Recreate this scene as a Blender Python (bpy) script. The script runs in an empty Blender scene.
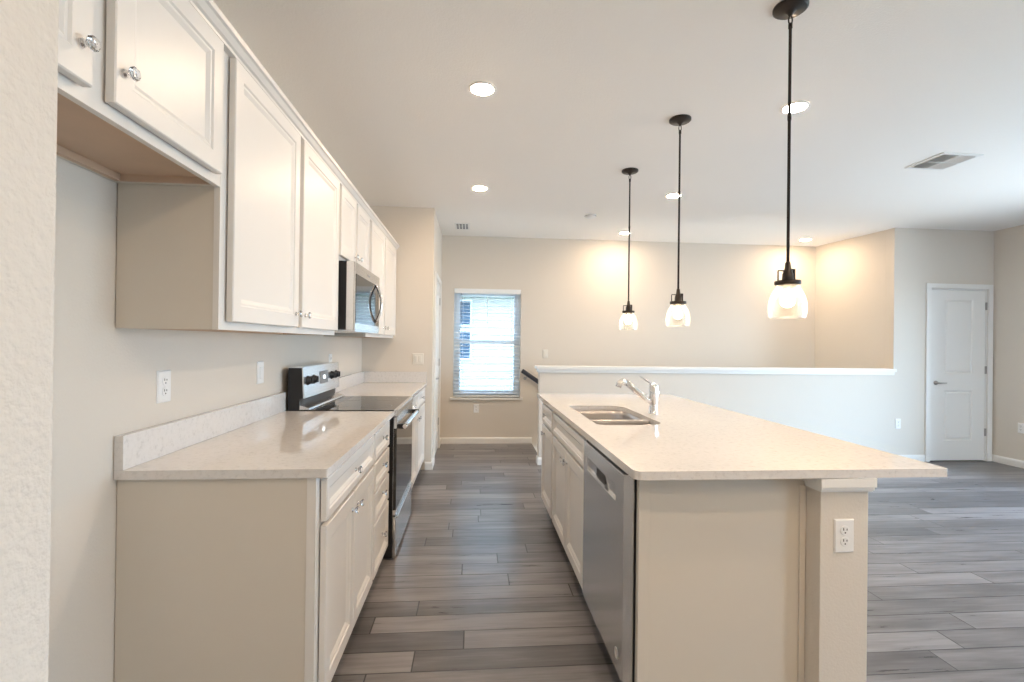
import bpy, bmesh, math, random
from mathutils import Vector, Matrix
random.seed(7)
S = bpy.context.scene
COL = S.collection
PI = math.pi

# ------------------------------------------------------------ camera
H = 1.3412
yaw, pitch, roll = 0.08105, 0.00352, 0.01236
fw = Vector((math.sin(yaw), math.cos(yaw), 0)); rt = Vector((math.cos(yaw), -math.sin(yaw), 0)); up = Vector((0, 0, 1))
fwd = fw*math.cos(pitch) + up*math.sin(pitch)
upv = up*math.cos(pitch) - fw*math.sin(pitch)
r2 = rt*math.cos(roll) + upv*math.sin(roll)
u2 = -rt*math.sin(roll) + upv*math.cos(roll)
cd = bpy.data.cameras.new('camera'); cam = bpy.data.objects.new('camera', cd); COL.objects.link(cam)
M = Matrix((r2, u2, -fwd)).transposed().to_4x4(); M.translation = (0, 0, H)
cam.matrix_world = M
cd.sensor_width = 36; cd.lens = 481.46/1024*36; cd.clip_start = .02; cd.clip_end = 200
S.camera = cam

# ------------------------------------------------------------ light of the place
S.view_settings.view_transform = 'Standard'; S.view_settings.look = 'None'
S.view_settings.gamma = 1; S.view_settings.use_curve_mapping = False
S.view_settings.exposure = 2.02
W = bpy.data.worlds.new('world'); S.world = W; W.use_nodes = True
wn = W.node_tree.nodes; wl = W.node_tree.links
bg = wn['Background']
tc = wn.new('ShaderNodeTexCoord'); sx = wn.new('ShaderNodeSeparateXYZ'); cr = wn.new('ShaderNodeValToRGB')
cr.color_ramp.elements[0].position = .45; cr.color_ramp.elements[0].color = (.36, .42, .46, 1)
cr.color_ramp.elements[1].position = .55; cr.color_ramp.elements[1].color = (.60, .81, 1.0, 1)
e = cr.color_ramp.elements.new(.9); e.color = (.45, .68, 1.0, 1)
mr = wn.new('ShaderNodeMapRange'); mr.inputs['From Min'].default_value = -1; mr.inputs['From Max'].default_value = 1
wl.new(tc.outputs['Generated'], sx.inputs[0]); wl.new(sx.outputs['Z'], mr.inputs['Value']); wl.new(mr.outputs[0], cr.inputs[0]); wl.new(cr.outputs[0], bg.inputs[0])
SKY = 4.7
bg.inputs[1].default_value = SKY
CAN_E = 88.0; PEND_E = 6.0
WARM = (1.0, .74, .50)
def portal(loc, rot, sx_, sy_):
    l = bpy.data.lights.new('portal', 'AREA'); l.shape = 'RECTANGLE'; l.size = sx_; l.size_y = sy_
    l.cycles.is_portal = True
    o = bpy.data.objects.new('window_portal', l); COL.objects.link(o); o.location = loc; o.rotation_euler = rot
portal((6.22, 2.4, 1.1), (0, PI/2, 0), 2.2, 3.1)      # glass doors in the right wall
portal((5.35, -2.56, 1.3), (PI/2, 0, 0), 1.3, 1.9)      # window behind the camera
portal((.19, 6.5, 1.33), (-PI/2, 0, 0), .9, 1.45)      # stair window

# ------------------------------------------------------------ materials
def nd(m, t): return m.node_tree.nodes.new(t)
def mat(name, col, rough=.5, metal=0, bump=None, spec=None, var=None, aniso=0, coat=0, trans=0, ior=None):
    m = bpy.data.materials.new(name); m.use_nodes = True
    b = m.node_tree.nodes['Principled BSDF']; L = m.node_tree.links
    b.inputs['Base Color'].default_value = (*col, 1); b.inputs['Roughness'].default_value = rough; b.inputs['Metallic'].default_value = metal
    if spec is not None: b.inputs['Specular IOR Level'].default_value = spec
    if coat: b.inputs['Coat Weight'].default_value = coat
    if trans: b.inputs['Transmission Weight'].default_value = trans
    if ior: b.inputs['IOR'].default_value = ior
    t = nd(m, 'ShaderNodeTexCoord')
    if bump:   # (scale, strength, distance)
        n = nd(m, 'ShaderNodeTexNoise'); n.inputs['Scale'].default_value = bump[0]; n.inputs['Detail'].default_value = 3
        k = nd(m, 'ShaderNodeBump'); k.inputs['Strength'].default_value = bump[1]; k.inputs['Distance'].default_value = bump[2]
        L.new(t.outputs['Object'], n.inputs['Vector']); L.new(n.outputs['Fac'], k.inputs['Height']); L.new(k.outputs[0], b.inputs['Normal'])
    if var:    # (scale, amount)
        n = nd(m, 'ShaderNodeTexNoise'); n.inputs['Scale'].default_value = var[0]; n.inputs['Detail'].default_value = 5
        r = nd(m, 'ShaderNodeValToRGB'); r.color_ramp.elements[0].position = .3; r.color_ramp.elements[1].position = .7
        r.color_ramp.elements[0].color = (*[c*(1-var[1]) for c in col], 1); r.color_ramp.elements[1].color = (*[min(1, c*(1+var[1])) for c in col], 1)
        L.new(t.outputs['Object'], n.inputs['Vector']); L.new(n.outputs['Fac'], r.inputs[0]); L.new(r.outputs[0], b.inputs['Base Color'])
    return m
m_wall = mat('wall_paint', (.715, .66, .585), .75, bump=(125, .20, .005), var=(1.2, .01))
m_peel = mat('orange_peel_wall_paint_dimmed', (.62, .585, .535), .8, bump=(95, .5, .006), var=(1.2, .01))  # same wall paint with stronger bump, darkened to offset strong light here
m_ceil = mat('ceiling_paint', (.93, .90, .855), .85, bump=(120, .35, .005))
m_trim = mat('trim_paint', (.84, .83, .80), .35, var=(2, .01))
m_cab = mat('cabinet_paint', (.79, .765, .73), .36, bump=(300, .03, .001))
m_cab_shaded = mat('cabinet_paint_shaded', (.69, .64, .56), .45, bump=(300, .03, .001))  # cabinet paint with shade put in, for sides that get less light
m_tan = mat('raw_cabinet_underside', (.60, .44, .32), .6, var=(6, .05))
m_steel = mat('brushed_steel', (.74, .75, .76), .24, 1)
m_chrome = mat('chrome', (.82, .82, .83), .08, 1)
m_nickel = mat('satin_nickel', (.42, .41, .40), .3, 1)
m_black = mat('black_enamel', (.012, .012, .014), .35)
m_glassblk = mat('black_glass', (.010, .010, .012), .04, spec=.8)
m_bronze = mat('dark_bronze', (.035, .028, .024), .4, .6)
m_plate = mat('white_plastic', (.86, .86, .85), .3)
m_plate2 = mat('ivory_plastic', (.80, .77, .70), .35)
m_slot = mat('dark_slot', (.03, .03, .03), .6)
m_navy = mat('dark_stain_rail', (.03, .035, .05), .35)
m_blind = mat('blind_slat', (.85, .87, .88), .5)
m_vinyl = mat('window_vinyl', (.78, .84, .88), .4)
m_ss = mat('sink_steel', (.60, .57, .55), .32, 1)
m_grey = mat('display_grey', (.22, .22, .22), .3)
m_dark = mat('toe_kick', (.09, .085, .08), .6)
m_ventdk = mat('vent_dark', (.16, .17, .18), .6)
m_conc = mat('stair_carpet', (.42, .40, .38), .95, bump=(300, .6, .004))

def brushed(m, axis):
    L = m.node_tree.links; b = m.node_tree.nodes['Principled BSDF']
    t = nd(m, 'ShaderNodeTexCoord'); mp = nd(m, 'ShaderNodeMapping'); mp.inputs['Scale'].default_value = axis
    n = nd(m, 'ShaderNodeTexNoise'); n.inputs['Scale'].default_value = 1; n.inputs['Detail'].default_value = 2
    r = nd(m, 'ShaderNodeMapRange'); r.inputs['To Min'].default_value = .24; r.inputs['To Max'].default_value = .30
    L.new(t.outputs['Object'], mp.inputs[0]); L.new(mp.outputs[0], n.inputs['Vector']); L.new(n.outputs['Fac'], r.inputs['Value']); L.new(r.outputs[0], b.inputs['Roughness'])

def quartz():
    m = mat('quartz', (.80, .755, .70), .06, spec=.55); L = m.node_tree.links; b = m.node_tree.nodes['Principled BSDF']
    t = nd(m, 'ShaderNodeTexCoord'); n = nd(m, 'ShaderNodeTexNoise'); n.inputs['Scale'].default_value = 55; n.inputs['Detail'].default_value = 8; n.inputs['Roughness'].default_value = .7
    r = nd(m, 'ShaderNodeValToRGB'); r.color_ramp.elements[0].position = .28; r.color_ramp.elements[1].position = .46
    r.color_ramp.elements[0].color = (.58, .56, .545, 1); r.color_ramp.elements[1].color = (.73, .71, .69, 1)
    e = r.color_ramp.elements.new(.75); e.color = (.77, .75, .735, 1)
    L.new(t.outputs['Object'], n.inputs['Vector']); L.new(n.outputs['Fac'], r.inputs[0]); L.new(r.outputs[0], b.inputs['Base Color'])
    return m
m_qz = quartz()

def planks():
    m = bpy.data.materials.new('grey_oak_planks'); m.use_nodes = True; N = m.node_tree.nodes; L = m.node_tree.links
    b = N['Principled BSDF']
    def math_(op, a, c=None, v=None):
        n = N.new('ShaderNodeMath'); n.operation = op
        for i, q in enumerate((a, c)):
            if q is None: continue
            if isinstance(q, (int, float)): n.inputs[i].default_value = q
            else: L.new(q, n.inputs[i])
        return n.outputs[0]
    t = N.new('ShaderNodeTexCoord'); s = N.new('ShaderNodeSeparateXYZ'); L.new(t.outputs['Object'], s.inputs[0])
    PW, PL = .135, 1.22
    ry = math_('DIVIDE', math_('ADD', s.outputs['Y'], 10.0 - 1.992 + .135*1), PW)
    row = math_('FLOOR', ry); fy = math_('SUBTRACT', ry, row)
    wnz = N.new('ShaderNodeTexWhiteNoise'); wnz.noise_dimensions = '1D'; L.new(row, wnz.inputs['W'])
    rx = math_('ADD', math_('DIVIDE', math_('ADD', s.outputs['X'], 20), PL), wnz.outputs['Value'])
    colx = math_('FLOOR', rx); fx = math_('SUBTRACT', rx, colx)
    cb = N.new('ShaderNodeCombineXYZ'); L.new(row, cb.inputs[0]); L.new(colx, cb.inputs[1])
    w2 = N.new('ShaderNodeTexWhiteNoise'); w2.noise_dimensions = '2D'; L.new(cb.outputs[0], w2.inputs['Vector'])
    # grain
    cg = N.new('ShaderNodeCombineXYZ')
    L.new(math_('ADD', math_('MULTIPLY', s.outputs['X'], 2.2), math_('MULTIPLY', w2.outputs['Value'], 37)), cg.inputs[0])
    L.new(math_('MULTIPLY', s.outputs['Y'], 34), cg.inputs[1]); L.new(math_('MULTIPLY', w2.outputs['Value'], 11), cg.inputs[2])
    g = N.new('ShaderNodeTexNoise'); g.inputs['Scale'].default_value = 1; g.inputs['Detail'].default_value = 6; g.inputs['Roughness'].default_value = .65; L.new(cg.outputs[0], g.inputs['Vector'])
    cl = N.new('ShaderNodeCombineXYZ')
    L.new(math_('ADD', math_('MULTIPLY', s.outputs['X'], 1.6), math_('MULTIPLY', w2.outputs['Value'], 91)), cl.inputs[0]); L.new(math_('MULTIPLY', s.outputs['Y'], 7), cl.inputs[1])
    g2 = N.new('ShaderNodeTexNoise'); g2.inputs['Scale'].default_value = 1.5; g2.inputs['Detail'].default_value = 3; L.new(cl.outputs[0], g2.inputs['Vector'])
    mix = math_('ADD', math_('MULTIPLY', w2.outputs['Value'], .34), math_('ADD', math_('MULTIPLY', g.outputs['Fac'], .60), math_('MULTIPLY', g2.outputs['Fac'], .42)))
    r = N.new('ShaderNodeValToRGB'); L.new(mix, r.inputs[0])
    r.color_ramp.elements[0].position = .36; r.color_ramp.elements[0].color = (.070, .067, .072, 1)
    r.color_ramp.elements[1].position = .90; r.color_ramp.elements[1].color = (.28, .266, .27, 1)
    e = r.color_ramp.elements.new(.62); e.color = (.145, .138, .141, 1)
    # seams
    dy = math_('MULTIPLY', math_('MINIMUM', fy, math_('SUBTRACT', 1, fy)), PW)
    dx = math_('MULTIPLY', math_('MINIMUM', fx, math_('SUBTRACT', 1, fx)), PL)
    d = math_('MINIMUM', dx, dy)
    k = N.new('ShaderNodeMapRange'); k.inputs['From Min'].default_value = .0008; k.inputs['From Max'].default_value = .0042; L.new(d, k.inputs['Value'])
    mx = N.new('ShaderNodeMix'); mx.data_type = 'RGBA'; L.new(k.outputs[0], mx.inputs['Factor']); mx.inputs[6].default_value = (.018, .016, .016, 1); L.new(r.outputs[0], mx.inputs[7])
    L.new(mx.outputs[2], b.inputs['Base Color'])
    rr = N.new('ShaderNodeMapRange'); rr.inputs['To Min'].default_value = .22; rr.inputs['To Max'].default_value = .38; L.new(g.outputs['Fac'], rr.inputs['Value']); L.new(rr.outputs[0], b.inputs['Roughness'])
    bp_ = N.new('ShaderNodeBump'); bp_.inputs['Strength'].default_value = .35; bp_.inputs['Distance'].default_value = .002
    L.new(math_('ADD', k.outputs[0], math_('MULTIPLY', g.outputs['Fac'], .25)), bp_.inputs['Height']); L.new(bp_.outputs[0], b.inputs['Normal'])
    b.inputs['Specular IOR Level'].default_value = .5
    return m
m_floor = planks()

def clear(name, tint=(1, 1, 1), refl=.08, bump=None, edge=None):
    m = bpy.data.materials.new(name); m.use_nodes = True; N = m.node_tree.nodes; L = m.node_tree.links
    N.remove(N['Principled BSDF']); out = N['Material Output']
    a = N.new('ShaderNodeBsdfTransparent'); a.inputs[0].default_value = (*tint, 1)
    g = N.new('ShaderNodeBsdfGlossy'); g.inputs['Roughness'].default_value = .03
    mx = N.new('ShaderNodeMixShader'); lw = N.new('ShaderNodeLayerWeight'); lw.inputs[0].default_value = refl
    L.new(lw.outputs['Fresnel' if not edge else 'Facing'], mx.inputs[0]); L.new(a.outputs[0], mx.inputs[1]); L.new(g.outputs[0], mx.inputs[2]); L.new(mx.outputs[0], out.inputs[0])
    if edge:
        lw.inputs[0].default_value = edge
        tr = N.new('ShaderNodeBsdfTranslucent'); tr.inputs[0].default_value = (1, 1, 1, 1)
        m2 = N.new('ShaderNodeMixShader'); m2.inputs[0].default_value = .45; L.new(g.outputs[0], m2.inputs[1]); L.new(tr.outputs[0], m2.inputs[2]); L.new(m2.outputs[0], mx.inputs[2])
    if bump:
        t = N.new('ShaderNodeTexCoord'); v = N.new('ShaderNodeTexVoronoi'); v.inputs['Scale'].default_value = bump
        k = N.new('ShaderNodeBump'); k.inputs['Strength'].default_value = .6; k.inputs['Distance'].default_value = .002
        L.new(t.outputs['Object'], v.inputs['Vector']); L.new(v.outputs['Distance'], k.inputs['Height']); L.new(k.outputs[0], g.inputs['Normal'])
        L.new(k.outputs[0], lw.inputs['Normal'])
    return m
m_pane = clear('window_glass', (.96, .98, 1), .1); m_pane2 = clear('dimmed_window_glass', (.60, .62, .63), .1)  # grey put into the stair window glass to dim the bright outside
m_seed = clear('seeded_glass', (.97, .96, .94), bump=130, edge=.38)
m_crystal = mat('crystal_knob', (.97, .97, .98), .0, trans=1, ior=1.55)
def emit(name, col, s):
    m = bpy.data.materials.new(name); m.use_nodes = True; N = m.node_tree.nodes
    b = N['Principled BSDF']; b.inputs['Base Color'].default_value = (.9, .9, .9, 1); b.inputs['Emission Color'].default_value = (*col, 1); b.inputs['Emission Strength'].default_value = s
    return m
m_can = emit('lit_can_lens', WARM, CAN_E)
m_bulb = emit('lit_bulb', (1.0, .78, .52), PEND_E)

def siding():
    m = mat('lap_siding', (.58, .57, .55), .6); L = m.node_tree.links
    return m
m_siding = siding()
m_extwin = mat('neighbour_glass', (.06, .10, .15), .1, spec=.6)
m_grass = mat('lawn', (.20, .26, .12), .9, var=(3, .2))

# ------------------------------------------------------------ mesh helpers
MW = {}
def NB(): return bmesh.new()
def face(bm, co, mi=0):
    f = bm.faces.new([bm.verts.new(c) for c in co]); f.material_index = mi; return f
def box(bm, x0, x1, y0, y1, z0, z1, bev=0, mi=0):
    if x0 > x1: x0, x1 = x1, x0
    if y0 > y1: y0, y1 = y1, y0
    if z0 > z1: z0, z1 = z1, z0
    v = [bm.verts.new((x, y, z)) for x in (x0, x1) for y in (y0, y1) for z in (z0, z1)]
    fs = [bm.faces.new([v[i] for i in q]) for q in ((0, 1, 3, 2), (4, 6, 7, 5), (0, 4, 5, 1), (2, 3, 7, 6), (0, 2, 6, 4), (1, 5, 7, 3))]
    for f in fs: f.material_index = mi
    if bev:
        es = list({e for f in fs for e in f.edges})
        r = bmesh.ops.bevel(bm, geom=es, offset=bev, segments=2, affect='EDGES', profile=.7)
        for f in r['faces']: f.material_index = mi
def basis(N):
    N = Vector(N).normalized(); a = Vector((0, 0, 1)) if abs(N.z) < .9 else Vector((1, 0, 0))
    U = a.cross(N).normalized(); V = N.cross(U).normalized(); return U, V, N
def lathe(bm, c, prof, axis=(0, 0, 1), seg=28, mi=0, smooth=True, capa=True, capb=True):
    """prof = [(radius, distance along axis)]"""
    U, V, N = basis(axis); c = Vector(c); rings = []
    for r, h in prof:
        rings.append([bm.verts.new(c + N*h + (U*math.cos(2*PI*i/seg) + V*math.sin(2*PI*i/seg))*r) for i in range(seg)])
    for a, b in zip(rings, rings[1:]):
        for i in range(seg):
            j = (i+1) % seg; f = bm.faces.new((a[i], a[j], b[j], b[i])); f.smooth = smooth; f.material_index = mi
    if capa: f = bm.faces.new(rings[0][::-1]); f.material_index = mi
    if capb: f = bm.faces.new(rings[-1]); f.material_index = mi
def tube(bm, pts, r, seg=12, mi=0, cap=True, closed=False):
    pts = [Vector(p) for p in pts]; n = len(pts); rings = []; ref = None
    for i, p in enumerate(pts):
        if closed: d = (pts[(i+1) % n] - pts[i-1]).normalized()
        elif i == 0: d = (pts[1]-p).normalized()
        elif i == n-1: d = (p-pts[-2]).normalized()
        else: d = ((pts[i+1]-p).normalized() + (p-pts[i-1]).normalized()).normalized()
        if ref is None: U = basis(d)[0]
        else: U = (ref - d*ref.dot(d)).normalized()
        ref = U; V = d.cross(U); rr = r[i] if isinstance(r, (list, tuple)) else r
        rings.append([bm.verts.new(p + (U*math.cos(2*PI*k/seg)+V*math.sin(2*PI*k/seg))*rr) for k in range(seg)])
    prs = list(zip(rings, rings[1:])) + ([(rings[-1], rings[0])] if closed else [])
    for a, b in prs:
        for k in range(seg):
            l = (k+1) % seg; f = bm.faces.new((a[k], a[l], b[l], b[k])); f.smooth = True; f.material_index = mi
    if cap and not closed:
        for q in (rings[0][::-1], rings[-1]): f = bm.faces.new(q); f.material_index = mi
def rings_panel(bm, o, U, V, N, w, h, prof, mi=0):
    """nested rectangles: prof = [(inset, height along N)], first is the back"""
    o, U, V, N = Vector(o), Vector(U), Vector(V), Vector(N); rr = []
    for ins, d in prof:
        rr.append([bm.verts.new(o + U*a + V*b + N*d) for a, b in ((ins, ins), (w-ins, ins), (w-ins, h-ins), (ins, h-ins))])
    for a, b in zip(rr, rr[1:]):
        for i in range(4):
            j = (i+1) % 4; f = bm.faces.new((a[i], a[j], b[j], b[i])); f.material_index = mi
    f = bm.faces.new(rr[0][::-1]); f.material_index = mi
    f = bm.faces.new(rr[-1]); f.material_index = mi
def rrect(x0, x1, y0, y1, r, seg=6):
    if not isinstance(r, (list, tuple)): r = [r]*4
    out = []
    for (cx, cy, a0), q in zip(((x0, y0, PI), (x1, y0, 1.5*PI), (x1, y1, 0), (x0, y1, .5*PI)), r):
        sx_ = 1 if cx == x0 else -1; sy_ = 1 if cy == y0 else -1
        if q <= 0: out.append((cx, cy)); continue
        for k in range(seg+1):
            a = a0 + k*PI/2/seg; out.append((cx+sx_*q+q*math.cos(a), cy+sy_*q+q*math.sin(a)))
    return out
def obj(name, bm, m, parent=None, bevel=0):
    if parent is not None:
        bmesh.ops.transform(bm, matrix=MW[parent.name].inverted(), verts=bm.verts)
    bmesh.ops.recalc_face_normals(bm, faces=bm.faces)
    me = bpy.data.meshes.new(name); bm.to_mesh(me); bm.free()
    for q in (m if isinstance(m, (list, tuple)) else [m]): me.materials.append(q)
    o = bpy.data.objects.new(name, me); COL.objects.link(o)
    if parent is not None: o.parent = parent; MW[o.name] = MW[parent.name]
    else: MW[o.name] = Matrix.Identity(4)
    if bevel:
        b = o.modifiers.new('bevel', 'BEVEL'); b.width = bevel; b.segments = 2; b.limit_method = 'ANGLE'; b.angle_limit = math.radians(40)
    return o
def thing(name, label, cat, loc=(0, 0, 0), rotz=0, group=None):
    o = bpy.data.objects.new(name, None); COL.objects.link(o); o.empty_display_size = .1
    o.location = loc; o.rotation_euler = (0, 0, rotz); o['label'] = label; o['category'] = cat
    if group: o['group'] = group
    MW[o.name] = Matrix.Translation(loc) @ Matrix.Rotation(rotz, 4, 'Z')
    return o
def tag(o, label, cat, group=None, kind=None):
    o['label'] = label; o['category'] = cat
    if group: o['group'] = group
    if kind: o['kind'] = kind
    return o
def struct(name, bm, m, label, cat, bevel=0):
    o = obj(name, bm, m, bevel=bevel); return tag(o, label, cat, kind='structure')
def copy_tree(o, parent=None):
    c = o.copy(); COL.objects.link(c)
    if parent is not None: c.parent = parent
    for ch in list(o.children): copy_tree(ch, c)
    return c

# ------------------------------------------------------------ dimensions
CZ = 2.745                    # ceiling
XW = -1.146                   # kitchen wall
YE = 5.10                     # end of the kitchen run
XH = -.42                     # hall wall
YB = 6.395                    # back wall with the window
YH = 5.26                     # half wall / door wall
XR = 6.186                    # right wall
YN = .58                      # end of near wall stub
XN = -.467
YF = -2.5
C = .914

# ------------------------------------------------------------ setting
bm = NB(); box(bm, -1.3, 6.35, YF-.1, YH+.115, -.12, 0); box(bm, -1.3, .80, YH+.115, YB+.1, -.12, 0); box(bm, 5.1, 6.35, YH+.115, YH+1.0, -.12, 0)
struct('floor', bm, m_floor, 'grey brown wood plank floor running across the kitchen and living room', 'floor')
bm = NB(); box(bm, -1.3, 6.35, YF-.1, YB+.14, CZ, CZ+.12)
struct('ceiling', bm, m_ceil, 'off-white textured flat ceiling', 'ceiling')
bm = NB(); box(bm, XW-.12, XW, YN, YE, 0, CZ)
struct('wall_left', bm, m_wall, 'cream wall behind the range and white cabinets', 'wall')
bm = NB(); box(bm, XW-.12, XN, YF, YN, 0, CZ, .006)
struct('wall_near_left', bm, m_peel, 'textured pale wall end closest on the left edge', 'wall')
bm = NB(); box(bm, XW-.12, XH, YE, YE+.12, 0, CZ)
struct('wall_end', bm, m_wall, 'cream wall closing the end of the kitchen run', 'wall')
D1a, D1b = 5.36, 6.12
bm = NB(); box(bm, XH-.12, XH, YE+.12, D1a, 0, CZ); box(bm, XH-.12, XH, D1b, YB, 0, CZ); box(bm, XH-.12, XH, D1a, D1b, 2.05, CZ)
struct('wall_hall', bm, m_wall, 'narrow wall with a white door left of the stair window', 'wall')
WX0, WX1, WZ0, WZ1 = -.255, .635, .61, 2.05
bm = NB()
box(bm, -1.3, WX0, YB, YB+.14, -2.2, CZ); box(bm, WX1, 5.1, YB, YB+.14, -2.2, CZ); box(bm, WX0, WX1, YB, YB+.14, -2.2, WZ0); box(bm, WX0, WX1, YB, YB+.14, WZ1, CZ)
struct('wall_back', bm, m_wall, 'cream back wall with the blind covered window', 'wall')
bm = NB()   # skewed wall at the right end of the stairwell
pts = [(4.913, YH+.116), (4.787, YB), (5.0, YB), (5.1, YH+.116)]
lo = [bm.verts.new((x, y, -2.2)) for x, y in pts]; hi = [bm.verts.new((x, y, CZ)) for x, y in pts]
bm.faces.new(lo); bm.faces.new(hi)
for i in range(4): bm.faces.new((lo[i], lo[(i+1) % 4], hi[(i+1) % 4], hi[i]))
struct('wall_stair', bm, m_wall, 'warm lit wall closing the stairwell on the right', 'wall')
D2a, D2b, D2z = 5.372, 6.108, 2.045
bm = NB(); box(bm, 4.913, D2a, YH, YH+.115, -2.2, CZ); box(bm, D2b, XR+.1, YH, YH+.115, 0, CZ); box(bm, D2a, D2b, YH, YH+.115, D2z, CZ)
struct('wall_door', bm, m_wall, 'bluish lit wall holding the white panel door', 'wall')
bm = NB(); box(bm, .737, 4.9128, YH, YH+.115, -2.2, 1.055)
struct('wall_half', bm, m_wall, 'low half wall guarding the stairs behind the island', 'wall')
bm = NB()
box(bm, .700, 4.926, YH-.034, YH+.148, 1.056, 1.088, .004)
box(bm, .722, 4.9125, YH-.016, YH, 1.018, 1.056, .003); box(bm, .722, .737, YH, YH+.13, 1.018, 1.056, .003)
struct('trim_1', bm, m_trim, 'white wooden cap along the top of the half wall', 'trim')
# right wall with glass doors outside the frame
GY0, GY1, GZ = .9, 3.95, 2.2
bm = NB(); box(bm, XR, XR+.12, YF, GY0, 0, CZ); box(bm, XR, XR+.12, GY1, YH, 0, CZ); box(bm, XR, XR+.12, GY0, GY1, GZ, CZ)
struct('wall_right', bm, m_wall, 'cream wall on the right beside the white panel door', 'wall')
FX0, FX1, FZ0, FZ1 = 4.7, 6.0, .4, 2.2
bm = NB(); box(bm, XN, FX0, YF-.12, YF, 0, CZ); box(bm, FX1, XR, YF-.12, YF, 0, CZ); box(bm, FX0, FX1, YF-.12, YF, 0, FZ0); box(bm, FX0, FX1, YF-.12, YF, FZ1, CZ)
struct('wall_front', bm, m_wall, 'wall behind the camera with a wide window', 'wall')
def frame_rect(bm, p0, p1, ax, d0, d1, w):
    """frame bars in plane; ax = 'X' (plane x=const) or 'Y'; p0,p1=(horizontal,z) corners"""
    (a0, z0), (a1, z1) = p0, p1
    for h0, h1, q0, q1 in ((a0, a0+w, z0, z1), (a1-w, a1, z0, z1), (a0+w, a1-w, z0, z0+w), (a0+w, a1-w, z1-w, z1)):
        if ax == 'X': box(bm, d0, d1, h0, h1, q0, q1)
        else: box(bm, h0, h1, d0, d1, q0, q1)
def window(name, ax, d, a0, a1, z0, z1, n, label):
    root = thing(name, label, 'window', (d, a0, z0) if ax == 'X' else (a0, d, z0)); root['kind'] = 'structure'
    bm = NB(); step = (a1-a0)/n
    for i in range(n): frame_rect(bm, (a0+i*step, z0), (a0+(i+1)*step, z1), ax, d-.03, d+.03, .055)
    obj('window_frame', bm, m_vinyl, root)
    for i in range(n):
        bm = NB(); q0, q1 = a0+i*step+.05, a0+(i+1)*step-.05
        if ax == 'X': box(bm, d-.003, d+.003, q0, q1, z0+.05, z1-.05)
        else: box(bm, q0, q1, d-.003, d+.003, z0+.05, z1-.05)
        obj('pane', bm, m_pane, root)
window('window_2', 'X', XR+.06, GY0, GY1, 0.002, GZ, 3, 'wide sliding glass doors in the right wall')
window('window_3', 'Y', YF-.06, FX0, FX1, FZ0, FZ1, 3, 'wide window behind the camera')

# stair window: single hung
root = thing('window_1', 'white single hung window in the back wall above the stair landing', 'window', (WX0, YB, WZ0)); root['kind'] = 'structure'
bm = NB(); frame_rect(bm, (WX0, WZ0), (WX1, WZ1), 'Y', YB+.075, YB+.135, .04); obj('window_frame', bm, m_vinyl, root)
ZM = 1.345
bm = NB(); frame_rect(bm, (WX0+.04, WZ0+.04), (WX1-.04, ZM+.022), 'Y', YB+.08, YB+.105, .045); obj('lower_sash', bm, m_vinyl, root)
bm = NB(); frame_rect(bm, (WX0+.04, ZM-.022), (WX1-.04, WZ1-.04), 'Y', YB+.106, YB+.13, .04); obj('upper_sash', bm, m_vinyl, root)
bm = NB(); box(bm, WX0+.08, WX1-.08, YB+.09, YB+.094, WZ0+.08, ZM-.02); obj('pane', bm, m_pane2, root)
bm = NB(); box(bm, WX0+.075, WX1-.075, YB+.116, YB+.12, ZM+.015, WZ1-.075); obj('pane', bm, m_pane2, root)
bm = NB(); box(bm, WX0-.035, WX1+.035, YB-.05, YB+.0, WZ0-.024, WZ0, .004); box(bm, WX0, WX1, YB, YB+.075, WZ0-.024, WZ0+.0); obj('window_sill', bm, m_trim, root)
# the blind
root = thing('window_blind', 'white horizontal slatted blind lowered over the back window, slats open', 'blind', (.19, YB+.04, WZ0))
bm = NB(); box(bm, WX0+.006, WX1-.006, YB+.008, YB+.062, WZ1-.052, WZ1-.002, .003); obj('headrail', bm, m_blind, root)
bm = NB(); box(bm, WX0+.004, WX1-.004, YB-.012, YB+.005, WZ1-.065, WZ1-.001, .003); obj('valance', bm, m_blind, root)
bm = NB(); z = WZ0+.055
while z < WZ1-.07:
    a = .10; dy = .024*math.cos(a); dz = .024*math.sin(a); yc = YB+.035
    for s0 in (0,):
        v = [bm.verts.new(q) for q in ((WX0+.01, yc-dy, z-dz), (WX1-.01, yc-dy, z-dz), (WX1-.01, yc+dy, z+dz), (WX0+.01, yc+dy, z+dz))]
        w = [bm.verts.new(q.co+Vector((0, 0, .0028))) for q in v]
        bm.faces.new(v); bm.faces.new(w)
        for i in range(4): bm.faces.new((v[i], v[(i+1) % 4], w[(i+1) % 4], w[i]))
    z += .0445
obj('slats', bm, m_blind, root)
bm = NB()
for x in (WX0+.12, .19, WX1-.12): tube(bm, [(x, YB+.010, WZ0+.02), (x, YB+.010, WZ1-.05)], .0015, 5); tube(bm, [(x, YB+.060, WZ0+.02), (x, YB+.060, WZ1-.05)], .0015, 5)
obj('ladder_cord', bm, m_blind, root)
bm = NB(); box(bm, WX0+.008, WX1-.008, YB+.012, YB+.058, WZ0+.008, WZ0+.026, .004); obj('bottom_rail', bm, m_blind, root)
bm = NB(); tube(bm, [(WX0+.095, YB-.002, WZ1-.06), (WX0+.095, YB-.004, 1.50)], .0045, 6); obj('tilt_wand', bm, m_grey, root)

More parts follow.
